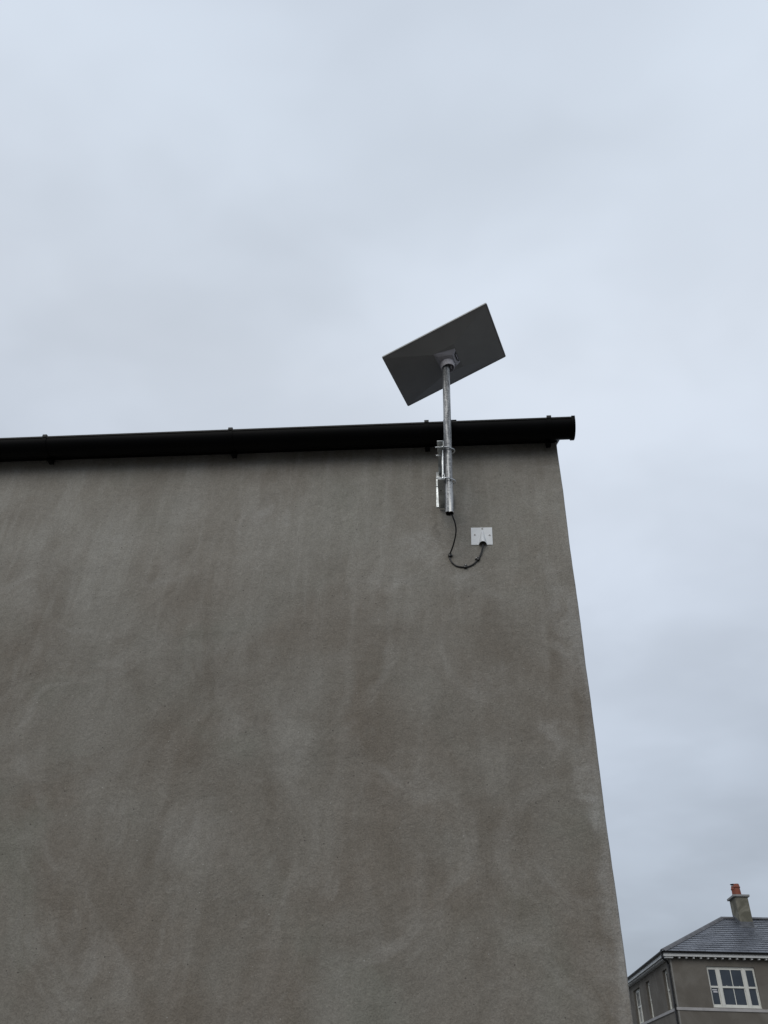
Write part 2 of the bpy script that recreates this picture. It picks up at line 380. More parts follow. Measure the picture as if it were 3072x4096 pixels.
def spline(pts, n=8):
    pts = [Vector(p) for p in pts]; out = []
    for i in range(len(pts)-1):
        p0, p1, p2, p3 = pts[max(i-1, 0)], pts[i], pts[i+1], pts[min(i+2, len(pts)-1)]
        for k in range(n):
            t = k/n; out.append(0.5*((2*p1)+(p2-p0)*t+(2*p0-5*p1+4*p2-p3)*t*t+(3*p1-p0-3*p2+p3)*t**3))
    out.append(pts[-1]); return out
Z = lambda z: z+EYE

# ---------------------------------------------------------------- ground
gb = MB(); R_ = 1500; N_ = 24
gb.add([(-R_+2*R_*i/N_, -R_+2*R_*j/N_, 0) for j in range(N_+1) for i in range(N_+1)],
       [(j*(N_+1)+i, j*(N_+1)+i+1, (j+1)*(N_+1)+i+1, (j+1)*(N_+1)+i) for j in range(N_) for i in range(N_)])
tag(gb.build('ground', M_ASPH), 'dark asphalt yard between the buildings', 'ground', kind='structure')

# ================================================================ near building
D = 3.045; CX = 0.522; TOP = Z(2.78)
bld = empty('rendered_building', (-2.0, D, 0))
tag(bld, 'near building with bare grey cement render wall and black gutter filling the frame', 'building')
# wall: one closed block, its right-hand arris slightly rounded and hand-floated
w = MB()
nz = 90; prof_n = 5; rad = 0.007
rows = []
for i in range(nz+1):
    z = TOP*i/nz
    wob = 0.0030*noise.noise(Vector((0.3, 1.7, z*3.0)))+0.0014*noise.noise(Vector((5.3, 0.7, z*14)))
    pts = [(-7.0, D, z)]
    for k in range(prof_n+1):
        an = math.pi/2*k/prof_n
        pts.append((CX+wob-rad+rad*math.sin(an), D+rad-rad*math.cos(an), z))
    pts += [(CX+wob, 11.0, z), (-7.0, 11.0, z)]
    rows.append(pts)
npt = len(rows[0]); vs = [p for r in rows for p in r]; fs = []
for i in range(nz):
    for k in range(npt):
        k2 = (k+1) % npt; fs.append((i*npt+k, i*npt+k2, (i+1)*npt+k2, (i+1)*npt+k))
fs += [tuple(range(npt))[::-1], tuple(nz*npt+k for k in range(npt))]
w.add(vs, fs)
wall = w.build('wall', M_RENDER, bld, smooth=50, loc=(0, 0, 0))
# fascia board under the gutter
f = MB(); f.box((-7.0, 3.020, Z(2.692)), (CX-0.001, D-0.001, Z(2.80)))
fascia = f.build('fascia_board', M_FASC, bld, bevel=0.002)
# slate roof behind the gutter
r = MB(); th = math.radians(28)
y0, z0, y1 = 2.985, Z(2.735), 7.0
z1 = z0+(y1-y0)*math.tan(th)
r.extrude([(y0, z0), (y1, z1), (11.05, z0), (11.05, z0-0.03), (y1, z1-0.05), (y0, z0-0.02)], -7.05, CX+0.03)
r.build('roof', M_SLATE, bld)
# small white verge closer at the gable corner
v = MB(); v.add([(CX+0.001, 3.05, Z(2.78)), (CX+0.018, 3.05, Z(2.78)), (CX+0.018, 3.05, Z(2.718)), (CX+0.001, 3.05, Z(2.690)),
                 (CX+0.001, 3.40, Z(2.97)), (CX+0.018, 3.40, Z(2.97)), (CX+0.018, 3.40, Z(2.91)), (CX+0.001, 3.40, Z(2.88))],
                [(0,1,2,3), (7,6,5,4), (0,4,5,1), (1,5,6,2), (2,6,7,3), (3,7,4,0)])
v.build('verge_closer', plain('white_verge_plastic', (0.6, 0.62, 0.63), 0.5), bld)
# gutter: deep half-round profile with a rolled front lip
GY, GR, GZ = 2.949, 0.064, Z(2.7185)
def gprof(r_, depth=1.0, n=18, a0=180, a1=360):
    return [(GY+r_*math.cos(math.radians(a0+(a1-a0)*k/n)), GZ-0.006+depth*r_*math.sin(math.radians(a0+(a1-a0)*k/n))) for k in range(n+1)]
GX0, GX1 = -7.0, 0.598
g = MB()
outer = [(GY-GR, GZ)]+gprof(GR)+[(GY+GR, GZ+0.004)]
inner = [(GY+GR-0.003, GZ+0.004)]+gprof(GR-0.003)[::-1]+[(GY-GR+0.003, GZ)]
g.extrude(outer+inner, GX0, GX1-0.004)
gut = g.build('gutter', M_BLACK, bld, smooth=30)
l = MB(); l.extrude([(GY-GR-0.0035, GZ-0.009), (GY-GR-0.0045, GZ-0.002), (GY-GR-0.001, GZ+0.002), (GY-GR+0.006, GZ+0.001), (GY-GR+0.004, GZ-0.010)], GX0, GX1-0.006)
l.build('gutter_lip', M_BLIP, gut)
e = MB()
ring = [(GY-GR-0.006, GZ+0.004)]+[(GY+(GR+0.005)*math.cos(math.radians(180+180*k/20)), GZ-0.006+(GR+0.005)*math.sin(math.radians(180+180*k/20))) for k in range(21)]+[(GY+GR+0.004, GZ+0.004)]
e.extrude(ring, GX1-0.004, GX1)
e.extrude(ring[:1]+ring[1:22]+ring[22:], GX1-0.018, GX1-0.0041)
e.build('gutter_end_cap', M_BLACK, gut, bevel=0.0015, smooth=30)
def collar(x0, x1, off, name, mat):
    c = MB()
    o_ = [(GY-GR-off-0.002, GZ+0.006)]+gprof(GR+off)+[(GY+GR+0.001, GZ+0.003)]
    i_ = [(GY+GR+0.0005, GZ+0.003)]+gprof(GR+0.0006)[::-1]+[(GY-GR+0.010, GZ+0.003), (GY-GR+0.010, GZ+0.006)]
    c.extrude(o_+i_, x0, x1)
    return c
for cx in (0.472, -0.131, -1.133, -2.125):
    c = collar(cx-0.011, cx+0.011, 0.0025, 'gutter_bracket', M_BLIP)
    # front clip hooked over the lip, and the tail screwed to the fascia
    c.box((cx-0.011, GY-GR-0.008, GZ-0.006), (cx+0.011, GY-GR+0.016, GZ+0.0085), 1)
    c.box((cx-0.012, 2.985, Z(2.640)), (cx+0.012, 3.019, Z(2.69)))
    c.build('gutter_bracket', [M_BLACK, M_BLIP], gut)
c = collar(-0.048, 0.018, 0.003, 'gutter_union', M_BLIP)
c.build('gutter_union', M_BLACK, gut)

# ================================================================ mounting pole
PX, PY, PR = -0.0280, 2.846, 0.0187
def px_at(z): return PX + (3.05-z)*0.0022          # a touch out of plumb
pole = MB()
zb, zt = 2.118, 3.10; n = 40; rings = 44; vs = []
for side in (0, 1):
    for i in range(rings+1):
        z = zb+(zt-zb)*i/rings
        for k in range(n):
            an = 2*math.pi*k/n
            rr = PR if side == 0 else PR-0.0028
            if z < 2.235: rr += 0.0009
            # lower end pinched in at the front, and a shallow seam groove
            d = math.atan2(math.sin(an+math.pi/2), math.cos(an+math.pi/2))
            if z < 2.20: rr *= 1-0.30*math.exp(-(d/0.33)**2)*max(0, (2.20-z)/(2.20-zb))**0.8
            d2 = math.atan2(math.sin(an+math.pi/2-0.15), math.cos(an+math.pi/2-0.15)); rr -= 0.0004*math.exp(-(d2/0.06)**2)
            vs.append((px_at(z)+rr*math.cos(an), PY+rr*math.sin(an), Z(z)))
fs = []; off = (rings+1)*n
for i in range(rings):
    for k in range(n):
        k2 = (k+1) % n
        fs.append((i*n+k, i*n+k2, (i+1)*n+k2, (i+1)*n+k)); fs.append((off+i*n+k2, off+i*n+k, off+(i+1)*n+k, off+(i+1)*n+k2))
for k in range(n):
    k2 = (k+1) % n; fs.append((k2, k, off+k, off+k2)); fs.append((rings*n+k, rings*n+k2, off+rings*n+k2, off+rings*n+k))
pole.add(vs, fs)
for z in ():
    pass
po = pole.build('mounting_pole', [M_POLE], loc=(PX, PY, Z(zb)), smooth=40)
po.data.materials.append(M_PORT)
tag(po, 'weathered galvanised steel pipe clamped upright in front of the black gutter', 'pole')
# dark inside of the pipe
for p in po.data.polygons:
    c_ = Vector(p.center); 
    if (Vector((c_.x, c_.y, 0))).length < PR-0.0015 and p.normal.z > -0.5 and (Vector((p.normal.x, p.normal.y, 0)).dot(Vector((c_.x, c_.y, 0))) < 0): p.material_index = 1

# ================================================================ wall bracket
br = empty('wall_bracket', (-0.06, D, Z(2.15)))
tag(br, 'zinc-plated angle bracket bolted to the render and holding the pipe', 'bracket')
q = MB()        # wall plate: angle standing on the wall
q.box((-0.0905, D-0.0045, Z(2.303)), (-0.045, D-0.0005, Z(2.524)))
q.build('wall_plate', M_ZINC, br, bevel=0.0006)
q = MB(); q.box((-0.0115, D-0.020, Z(2.300)), (-0.0088, D-0.0005, Z(2.383)))
q.build('side_flange', M_BOLT, br, bevel=0.0004)
q = MB()        # lower arm, foot down and web up
q.box((-0.0775, 2.814, Z(2.292)), (-0.0475, D-0.005, Z(2.2950)))
q.box((-0.0475, 2.814, Z(2.292)), (-0.0447, D-0.005, Z(2.325)))
la = q.build('lower_arm', M_ZINC, br, bevel=0.0006)
q = MB()
q.lathe((-0.064, 2.90, Z(2.2913)), [(0.0035, 0), (0.0005, 0)], 12)
q.build('bolt_hole', M_PORT, la)
q = MB()        # upper arm, web hanging down
q.box((-0.0775, 2.794, Z(2.5075)), (-0.0465, D-0.005, Z(2.5105)))
q.box((-0.0490, 2.794, Z(2.476)), (-0.0465, D-0.005, Z(2.5074)))
q.build('upper_arm', M_ZINC, br, bevel=0.0006)
q = MB()        # vertical straps tying the arms together
q.box((-0.0530, 2.822, Z(2.3255)), (-0.0495, 2.836, Z(2.4755)))
q.box((-0.0565, 2.850, Z(2.2960)), (-0.0540, 2.862, Z(2.5065)))
q.build('tie_strap', M_BOLT, br, bevel=0.0004)
q = MB(); q.lathe((-0.0745, D-0.0046, Z(2.492)), [(0.0001, -0.020), (0.0055, -0.0195), (0.0075, -0.016), (0.0085, -0.010), (0.0085, 0)], 16, M=Matrix.Rotation(math.radians(-90), 3, 'X').inverted() @ Matrix.Identity(3))
q.build('anchor_bolt', M_RUBBED, br)
def ubolt(zc, xend, back_end):
    q = MB(); yf, yb = 2.8175, 2.8775; px = px_at(zc)
    path = [(xend, yf, Z(zc)), (px-0.010, yf, Z(zc)), (px+0.000, yf+0.001, Z(zc)), (px+0.010, yf+0.007, Z(zc-0.0005)), (px+0.026, PY-0.012, Z(zc-0.001)), (px+0.0315, PY-0.002, Z(zc-0.001)), (px+0.029, PY+0.009, Z(zc-0.001)),
            (px+0.014, yb-0.008, Z(zc-0.0005)), (px+0.002, yb-0.001, Z(zc)), (px-0.010, yb, Z(zc)), (back_end, yb, Z(zc))]
    q.tube(spline(path, 6), 0.0031, 12)
    u = q.build('u_bolt', M_BOLT, br)
    for y in (yf, yb):
        q = MB(); q.lathe((-0.0497, y, Z(zc)), [(0.0001, 0), (0.0068, 0), (0.0068, -0.0060), (0.0001, -0.0060)], 6, M=Matrix.Rotation(math.radians(90), 3, 'Y'))
        q.build('nut', M_BOLT, u, bevel=0.0005)
        q = MB(); q.lathe((-0.0492, y, Z(zc)), [(0.0001, 0.0), (0.0078, 0.0), (0.0078, -0.0012), (0.0001, -0.0012)], 16, M=Matrix.Rotation(math.radians(90), 3, 'Y'))
        q.build('washer', M_ZINC, u)
    # saddle pad between pipe and web
    q = MB(); q.box((-0.0464, yf+0.006, Z(zc-0.008)), (px-PR-0.0002, yb-0.006, Z(zc+0.008)))
    q.build('saddle', M_ZINC, u)
ubolt(2.4905, -0.0865, -0.0850)
ubolt(2.3010, -0.0830, -0.0865)

# ================================================================ satellite dish
R3 = Matrix(((0.90909, -0.28707, 0.3019), (-0.27588, -0.95785, -0.08005), (0.31215, -0.01051, -0.94997)))
T3 = Vector((-0.0284, 2.8463, Z(3.1463)))
def L(u, v_, w_): return T3+R3@Vector((u, v_, w_))
dish = empty('satellite_dish', tuple(Vector((-0.0165, 2.846, Z(3.06)))))
tag(dish, 'flat rectangular grey satellite internet dish tilted on top of the pipe', 'satellite dish')
A_, B_, rc = 0.594/2, 0.383/2, 0.007
def rrect(a, b, r_, w_, n=5):
    out = []
    for (sx, sy, a0) in ((1, 1, 0), (-1, 1, 90), (-1, -1, 180), (1, -1, 270)):
        for k in range(n+1):
            an = math.radians(a0+90*k/n); out.append(L(sx*(a-r_)+r_*math.cos(an), sy*(b-r_)+r_*math.sin(an), w_))
    return out
def bridge(mb, loops, cap0=True, cap1=True, mi=0):
    n = len(loops[0]); vs = [p for lp in loops for p in lp]; fs = []
    for i in range(len(loops)-1):
        for k in range(n):
            k2 = (k+1) % n; fs.append((i*n+k, i*n+k2, (i+1)*n+k2, (i+1)*n+k))
    if cap0: fs.append(tuple(range(n))[::-1])
    if cap1: fs.append(tuple((len(loops)-1)*n+k for k in range(n)))
    mb.add(vs, fs, mi)
q = MB()        # back shell: shallow pyramid rising to the mount, with a thin turned lip
bridge(q, [rrect(A_, B_, rc, -0.0025), rrect(A_, B_, rc, 0.0), rrect(A_-0.004, B_-0.004, rc, 0.0008), rrect(A_-0.0055, B_-0.0055, rc*0.9, -0.0006), rrect(A_-0.010, B_-0.010, rc*0.8, 0.0),
           rrect(0.063, 0.083, 0.004, 0.0345)])
q.build('back_shell', M_DISH, dish, smooth=8)
q = MB()
bridge(q, [rrect(A_, B_, rc, -0.0026), rrect(A_, B_, rc, -0.0085), rrect(A_-0.0025, B_-0.0025, rc*0.8, -0.0115), rrect(A_-0.006, B_-0.006, rc*0.6, -0.0122)], cap0=True)
q.build('front_panel', [M_DRIM], dish, smooth=40)
q = MB()        # wedge-shaped hub
hb = [L(-0.061, 0.091, 0.0290), L(0.0605, 0.054, 0.0330), L(0.0615, -0.043, 0.0330), L(0.028, -0.060, 0.0330), L(-0.050, -0.060, 0.0330)]
ht = [L(0.033, 0.040, 0.0570), L(0.033, -0.042, 0.0510), L(-0.026, -0.048, 0.0490), L(-0.042, 0.064, 0.0440)]
q.add(hb+ht, [(4,3,2,1,0), (0,1,5), (1,2,6,5), (2,3,6), (3,4,7,6), (4,0,8,7), (0,5,8), (5,6,7,8)])
hub = q.build('hub', M_HUB_SHADE, dish, bevel=0.001, smooth=15)
q = MB()        # cable port recess on the hub's right slope
def on(P, Q, R_2, S_, a, b_, off):   # bilinear point on the slope, lifted slightly
    p = (P*(1-a)+Q*a)*(1-b_)+(S_*(1-a)+R_2*a)*b_
    nn = (Q-P).cross(S_-P).normalized()
    if nn.dot(Vector((0, 0, EYE))-p) < 0: nn = -nn
    return p+nn*off
P_, Q_, RR, SS = hb[1], hb[2], ht[1], ht[0]
pl = [on(P_, Q_, RR, SS, a, b_, 0.0009) for a, b_ in ((0.16, 0.14), (0.88, 0.14), (0.90, 0.38), (0.66, 0.62), (0.20, 0.62))]
q.add(pl, [tuple(range(5))])
pl2 = [on(P_, Q_, RR, SS, a, b_, 0.0002) for a, b_ in ((0.16, 0.14), (0.88, 0.14), (0.90, 0.38), (0.66, 0.62), (0.20, 0.62))]
q.add(pl2, [tuple(range(5))])
q.build('cable_port', M_PORT, hub)
q = MB()
tb = [on(P_, Q_, RR, SS, a, b_, o_) for o_ in (0.001, 0.003) for a, b_ in ((0.30, 0.34), (0.74, 0.34), (0.74, 0.42), (0.30, 0.42))]
q.add(tb, [(0,1,2,3), (7,6,5,4), (0,4,5,1), (1,5,6,2), (2,6,7,3), (3,7,4,0)])
q.build('port_latch', M_MOUNT, hub)
q = MB()        # socket that slips over the pipe
sc_ = Vector((-0.0170, 2.846, Z(3.058))); tilt = Matrix.Rotation(math.radians(-7), 3, 'Y')
q.lathe(sc_, [(0.0310, 0.060), (0.0310, 0.0), (0.0325, -0.0012), (0.0350, -0.0005), (0.0362, 0.004), (0.0350, 0.045), (0.0345, 0.070), (0.0320, 0.082)], 40, M=tilt)
sock = q.build('mounting_socket', M_MOUNT, dish, smooth=40)
q = MB(); q.lathe(sc_, [(0.0001, 0.055), (0.0309, 0.055)], 40, M=tilt); q.build('socket_bore', M_PORT, sock)
for xo in (-0.0150, 0.0115):
    q = MB(); vs = []
    for dx in (-0.0011, 0.0011):
        for (dy, dz) in ((-0.0355, 0.014), (-0.0425, 0.050), (-0.0420, 0.075), (-0.0280, 0.085), (-0.0300, 0.018)):
            vs.append(sc_+tilt@Vector((xo+dx, dy+abs(xo)*0.25, dz)))
    q.add(vs, [(4,3,2,1,0), (5,6,7,8,9)]+[((k+1) % 5, k, 5+k, 5+(k+1) % 5) for k in range(5)][::1])
    q.build('rib', M_MOUNT, sock)
q = MB()
for zz in (0.022, 0.048):
    c0 = sc_+tilt@Vector((0.0345, -0.006, zz)); q.tube([c0, c0+Vector((0.005, -0.001, 0))], 0.0035, 12)
q.build('set_screw', M_BOLT, sock)
q = MB(); c0 = sc_+tilt@Vector((0.018, 0.004, 0.006)); q.box(tuple(c0-Vector((0.004, 0.010, 0.002))), tuple(c0+Vector((0.004, 0.006, 0.030)))); q.build('inner_lug', M_MOUNT, sock, bevel=0.001)

# ================================================================ cable, clips, cover plate
def onwall(rx, rz, y=D): return Vector((rx*y, y, Z(rz*y)))
cpts = [Vector((-0.0200, 2.850, Z(2.20))), Vector((-0.0165, 2.852, Z(2.128))), onwall(-0.0040, 0.7375, 2.858), onwall(-0.0010, 0.7260, 2.875), onwall(0.0004, 0.7120, 2.905), onwall(-0.0008, 0.7000, 2.945),
        onwall(-0.0040, 0.6850, 2.990), onwall(-0.0078, 0.6730, 3.020), onwall(-0.0103, 0.6648, 3.0395), onwall(-0.0098, 0.6580, 3.0405), onwall(-0.0062, 0.6508, 3.0405), onwall(0.0000, 0.6454, 3.0405),
        onwall(0.0070, 0.6436, 3.0405), onwall(0.0130, 0.6432, 3.0405), onwall(0.0190, 0.6446, 3.0405), onwall(0.0262, 0.6490, 3.0405), onwall(0.0330, 0.6575, 3.0405), onwall(0.0372, 0.6670, 3.0380), onwall(0.0398, 0.6770, 3.0330), onwall(0.0408, 0.6850, 3.0300), onwall(0.0402, 0.6930, 3.0350)]
q = MB(); q.tube(spline(cpts, 8), 0.0035, 10)
cb = q.build('cable', M_CABLE, loc=tuple(cpts[8]))
tag(cb, 'thin black cable looping from the foot of the pipe to the pale cover plate', 'cable')
def clip(p, tang, label):
    t_ = Vector(tang).normalized(); n_ = Vector((0, -1, 0)); s_ = t_.cross(n_).normalized()
    Mx = Matrix((s_, t_, n_)).transposed()
    def W(x, y, z): return Vector((p[0], D, p[2]))+Mx@(Vector((x, y, z))*1.2)
    root = empty('cable_clip', (p[0], D, p[2])); tag(root, label, 'cable clip', 'cable clips nailed along the black cable')
    q = MB(); pr = [(-0.0062, 0.0), (-0.0062, 0.0060), (-0.0040, 0.0100), (0.0040, 0.0100), (0.0060, 0.0075), (0.0100, 0.0070), (0.0110, 0.0)]
    vs = [W(x, -0.0058, z) for x, z in pr]+[W(x, 0.0058, z) for x, z in pr]; n = len(pr)
    q.add(vs, [tuple(range(n)), tuple(range(2*n-1, n-1, -1))]+[((k+1) % n, k, n+k, n+(k+1) % n) for k in range(n)])
    q.build('clip_body', M_CLIP, root, bevel=0.0006)
    q = MB(); q.tube([W(0.0080, 0, 0.004), W(0.0080, 0, 0.0085)], 0.0014, 10); q.tube([W(0.0080, 0, 0.0086), W(0.0080, 0, 0.0096)], 0.0018, 12)
    q.build('nail', M_SCREW, root)
clip(cpts[8], (-0.05, 0, 0.9), 'black clip on the cable directly below the pipe')
clip(cpts[13], (-1.0, 0, 0.06), 'black clip at the lowest point of the cable loop')
clip(cpts[16]+Vector((-0.002, 0, -0.003)), (-0.55, 0, -0.80), 'black clip on the cable just below the pale cover plate')

ep = empty('cable_entry_cover', (0.12, D, Z(2.08)))
tag(ep, 'pale grey square plastic cable cover with hood screwed to the wall', 'cable cover')
cx0, cz0 = 0.1203, Z(2.1265); hw, hh = 0.0495, 0.0490; rot = -0.012
def PC(x, z, d):
    return Vector((cx0+x*math.cos(rot)-z*math.sin(rot), D-d, cz0+x*math.sin(rot)+z*math.cos(rot)))
# grid sheet with a cone-shaped hood pushed out of it, open at the bottom
NXg, NZg = 48, 48
def hood(x, z):
    # half-width grows and height rises toward the bottom edge
    s_ = (0.030-z)/(0.030+hh)
    if s_ <= 0: return 0.0
    wv_ = 0.0035+0.0145*min(1, s_)**0.8; hv = 0.030*min(1, s_)**0.9
    u = (x-0.0035)/wv_
    return hv*math.sqrt(max(0, 1-u*u)) if abs(u) < 1 else 0.0
q = MB(); vs = []
for layer in (0, 1):
    for j in range(NZg+1):
        for i in range(NXg+1):
            x = -hw+2*hw*i/NXg; z = -hh+2*hh*j/NZg
            vs.append(PC(x, z, hood(x, z)+(0.0030 if layer == 0 else 0.0004)))
o2 = (NXg+1)*(NZg+1); idx = lambda i, j, l_: l_*o2+j*(NXg+1)+i; fs = []
for j in range(NZg):
    for i in range(NXg):
        fs.append((idx(i, j, 0), idx(i+1, j, 0), idx(i+1, j+1, 0), idx(i, j+1, 0)))
        fs.append((idx(i, j+1, 1), idx(i+1, j+1, 1), idx(i+1, j, 1), idx(i, j, 1)))
for i in range(NXg):
    fs.append((idx(i, 0, 1), idx(i+1, 0, 1), idx(i+1, 0, 0), idx(i, 0, 0))); fs.append((idx(i, NZg, 0), idx(i+1, NZg, 0), idx(i+1, NZg, 1), idx(i, NZg, 1)))
for j in range(NZg):
    fs.append((idx(0, j, 0), idx(0, j+1, 0), idx(0, j+1, 1), idx(0, j, 1))); fs.append((idx(NXg, j, 1), idx(NXg, j+1, 1), idx(NXg, j+1, 0), idx(NXg, j, 0)))
q.add(vs, fs); q.build('cover_plate', M_PLATE, ep, smooth=35)
for sx, sz in ((0.0035, 0.0425), (-0.0320, 0.0070), (0.0365, 0.0040)):
    q = MB(); q.tube([PC(sx, sz, 0.002), PC(sx, sz, 0.0052)], [0.0052, 0.0040], 14); s1 = q.build('screw', M_SCREW, ep, smooth=30)
    q = MB(); q.box((-0.0008, 0, -0.0028), (0.0008, 0.0004, 0.0028), M=Matrix.Translation(PC(sx, sz, 0.0052))); q.box((-0.0028, 0, -0.0008), (-0.0009, 0.0004, 0.0008), M=Matrix.Translation(PC(sx, sz, 0.0052))); q.box((0.0009, 0, -0.0008), (0.0028, 0.0004, 0.0008), M=Matrix.Translation(PC(sx, sz, 0.0052)))
    q.build('screw_slot', M_PORT, s1)

# ================================================================ distant townhouse
HX, HY = 7.225, 33.0; HXR, HYB = 18.0, 46.0
WZ0, WZ1 = 2.915, 4.166
th_ = empty('townhouse', (HX+4, HY+3, 0))
tag(th_, 'distant grey rendered house with slate hipped roof, tall chimney and cream sash windows', 'house')
def holes_wall(q, P, us, zs, openings, depth, inward):
    """flat wall with real openings: P(u, z, d) -> point"""
    us = sorted(set(us+[o[0] for o in openings]+[o[1] for o in openings])); zs = sorted(set(zs+[o[2] for o in openings]+[o[3] for o in openings]))
    for i in range(len(us)-1):
        for j in range(len(zs)-1):
            um, zm = (us[i]+us[i+1])/2, (zs[j]+zs[j+1])/2
            if any(o[0] < um < o[1] and o[2] < zm < o[3] for o in openings): continue
            q.add([P(us[i], zs[j], 0), P(us[i+1], zs[j], 0), P(us[i+1], zs[j+1], 0), P(us[i], zs[j+1], 0)], [(0,1,2,3)])
    for (a, b_, c_, d_) in openings:
        for (p, r_) in (((a, c_), (a, d_)), ((a, d_), (b_, d_)), ((b_, d_), (b_, c_)), ((b_, c_), (a, c_))):
            q.add([P(*p, 0), P(*r_, 0), P(*r_, depth), P(*p, depth)], [(0,1,2,3)])
        q.add([P(a, c_, depth), P(b_, c_, depth), P(b_, d_, depth), P(a, d_, depth)], [(0,1,2,3)])
PF = lambda u, z, d: Vector((u, HY+d, Z(z) if z > -1.6 else 0.0))
PS = lambda u, z, d: Vector((HX+d, u, Z(z) if z > -1.6 else 0.0))
front_open = [(8.450, 10.085, WZ0, WZ1), (13.4, 15.035, WZ0, WZ1), (8.45, 10.085, -0.4, 1.3), (13.4, 15.035, -0.4, 1.3)]
side_open = [(33.83, 34.59, WZ0, WZ1), (37.37, 38.13, WZ0, WZ1), (39.64, 41.18, WZ0, WZ1)]
q = MB()
holes_wall(q, PF, [HX, HXR], [-1.6, 4.48], front_open, 0.16, 1)
holes_wall(q, PS, [HY, HYB], [-1.6, 4.48], side_open, 0.20, 1)
q.add([(HXR, HY, 0), (HXR, HY+6.3, 0), (HXR, HY+6.3, Z(4.48)), (HXR, HY, Z(4.48))], [(0,1,2,3)])
q.add([(HXR, HY+6.3, 0), (HX+6.3, HY+6.3, 0), (HX+6.3, HY+6.3, Z(4.48)), (HXR, HY+6.3, Z(4.48))], [(0,1,2,3)])
q.add([(HX+6.3, HY+6.3, 0), (HX+6.3, HYB, 0), (HX+6.3, HYB, Z(4.48)), (HX+6.3, HY+6.3, Z(4.48))], [(0,1,2,3)])
q.add([(HX, HYB, 0), (HX+6.3, HYB, 0), (HX+6.3, HYB, Z(4.48)), (HX, HYB, Z(4.48))], [(0,1,2,3)])
q.build('wall', M_HREN, th_)
# corner render beads
q = MB(); q.box((HX-0.006, HY-0.006, 0), (HX+0.045, HY-0.0005, Z(2.80))); q.box((HX-0.006, HY-0.006, Z(2.91)), (HX+0.045, HY-0.0005, Z(4.38)))
q.build('corner_bead', plain('bead_render', (0.21, 0.205, 0.19), 0.9), th_)

def sash(parent, P, u0, u1, z0, z1, mull, d, sticker=False, horns=True):
    """timber box frame with sliding sashes; mull = inner vertical posts [(a, b)]; d = distance of the frame face behind the wall face"""
    def bx(mb, a, b_, c_, e_, da, db):
        p = [P(a, c_, da), P(b_, c_, da), P(b_, c_, db), P(a, c_, db), P(a, e_, da), P(b_, e_, da), P(b_, e_, db), P(a, e_, db)]
        mb.add(p, [(0,3,2,1),(4,5,6,7),(0,1,5,4),(1,2,6,5),(2,3,7,6),(3,0,4,7)])
    fr = MB(); e_ = 0.002; fw = 0.030
    bx(fr, u0+e_, u0+fw, z0+0.035, z1-e_, d, d+0.075); bx(fr, u1-fw, u1-e_, z0+0.035, z1-e_, d, d+0.075)
    bx(fr, u0+fw, u1-fw, z1-0.042, z1-e_, d, d+0.075)
    bx(fr, u0+e_, u1-e_, z0+e_, z0+0.034, d-0.02, d+0.085)          # timber cill
    for (a, b_) in mull: bx(fr, a, b_, z0+0.035, z1-0.042, d-0.004, d+0.075)
    F_ = fr.build('window', M_WHITE, parent, bevel=0.003, seg=1)
    bays = []; x = u0+fw
    for (a, b_) in mull: bays.append((x, a)); x = b_
    bays.append((x, u1-fw))
    zm0, zm1 = z0+0.600, z0+0.657
    for bi, (a, b_) in enumerate(bays):
        wide = (b_-a) > 0.5
        for up in (0, 1):
            s_ = MB(); st = 0.027
            if up: lo, hi, dd = zm0, z1-0.042, d+0.012
            else: lo, hi, dd = z0+0.035, zm1-0.012, d+0.040
            bl = 0.057 if up else 0.070; tl = 0.050 if up else 0.045
            bx(s_, a, a+st, lo, hi, dd, dd+0.026); bx(s_, b_-st-(0.0 if up else 0.012), b_, lo, hi, dd, dd+0.026)
            bx(s_, a+st, b_-st, lo, lo+bl, dd+0.0005, dd+0.026); bx(s_, a+st, b_-st, hi-tl, hi, dd+0.0005, dd+0.026)
            if wide: bx(s_, (a+b_)/2-0.013, (a+b_)/2+0.013, lo+bl, hi-tl, dd+0.001, dd+0.024)
            if up and horns:
                for hx0, hx1 in ((a+0.001, a+0.021), (b_-0.021, b_-0.001)):
                    bx(s_, hx0, hx1, lo-0.055, lo-0.001, dd+0.001, dd+0.024); bx(s_, hx0+0.004, hx1-0.004, lo-0.08, lo-0.055, dd+0.003, dd+0.022)
                if wide:
                    for hx in (a+0.22*(b_-a), b_-0.22*(b_-a)): bx(s_, hx-0.018, hx+0.018, zm1, zm1+0.016, dd+0.002, dd+0.02)
            so_ = s_.build('sash', M_WHITE, F_)
            # panes belong to the window itself so that they stay one level below it
            g_ = MB(); bx(g_, a+st+0.001, b_-st-0.001, lo+bl+0.001, hi-tl-0.001, dd+0.012, dd+0.018); g_.build('pane', M_GLASS, F_)
            if sticker and bi == 0 and not up:
                k_ = MB(); bx(k_, a+0.055, a+0.215, z0+0.525, z0+0.560, dd+0.009, dd+0.0115); k_.build('sticker', M_STICK, F_)
                k_ = MB(); bx(k_, a+0.085, a+0.225, z0+0.460, z0+0.502, dd+0.009, dd+0.0115); k_.build('sticker', M_STICK, F_)
for oi, (a, b_, c_, d_) in enumerate(front_open[:2]):
    sash(th_, PF, a, b_, c_, d_, [(a+0.325, a+0.425), (b_-0.425, b_-0.325)], 0.055, sticker=(oi == 0))
for (a, b_, c_, d_) in side_open:
    sash(th_, PS, a, b_, c_, d_, [((a+b_)/2-0.04, (a+b_)/2+0.04)] if b_-a > 1 else [], 0.095)

# string course
q = MB(); p = 0.030
q.box((HX-p, HY-p, Z(2.806)), (HXR, HY-0.0006, Z(2.896))); q.box((HX-p, HY-0.0006, Z(2.806)), (HX-0.0006, HYB, Z(2.896)))
q.build('string_course', M_STONE, th_, bevel=0.006, seg=1)
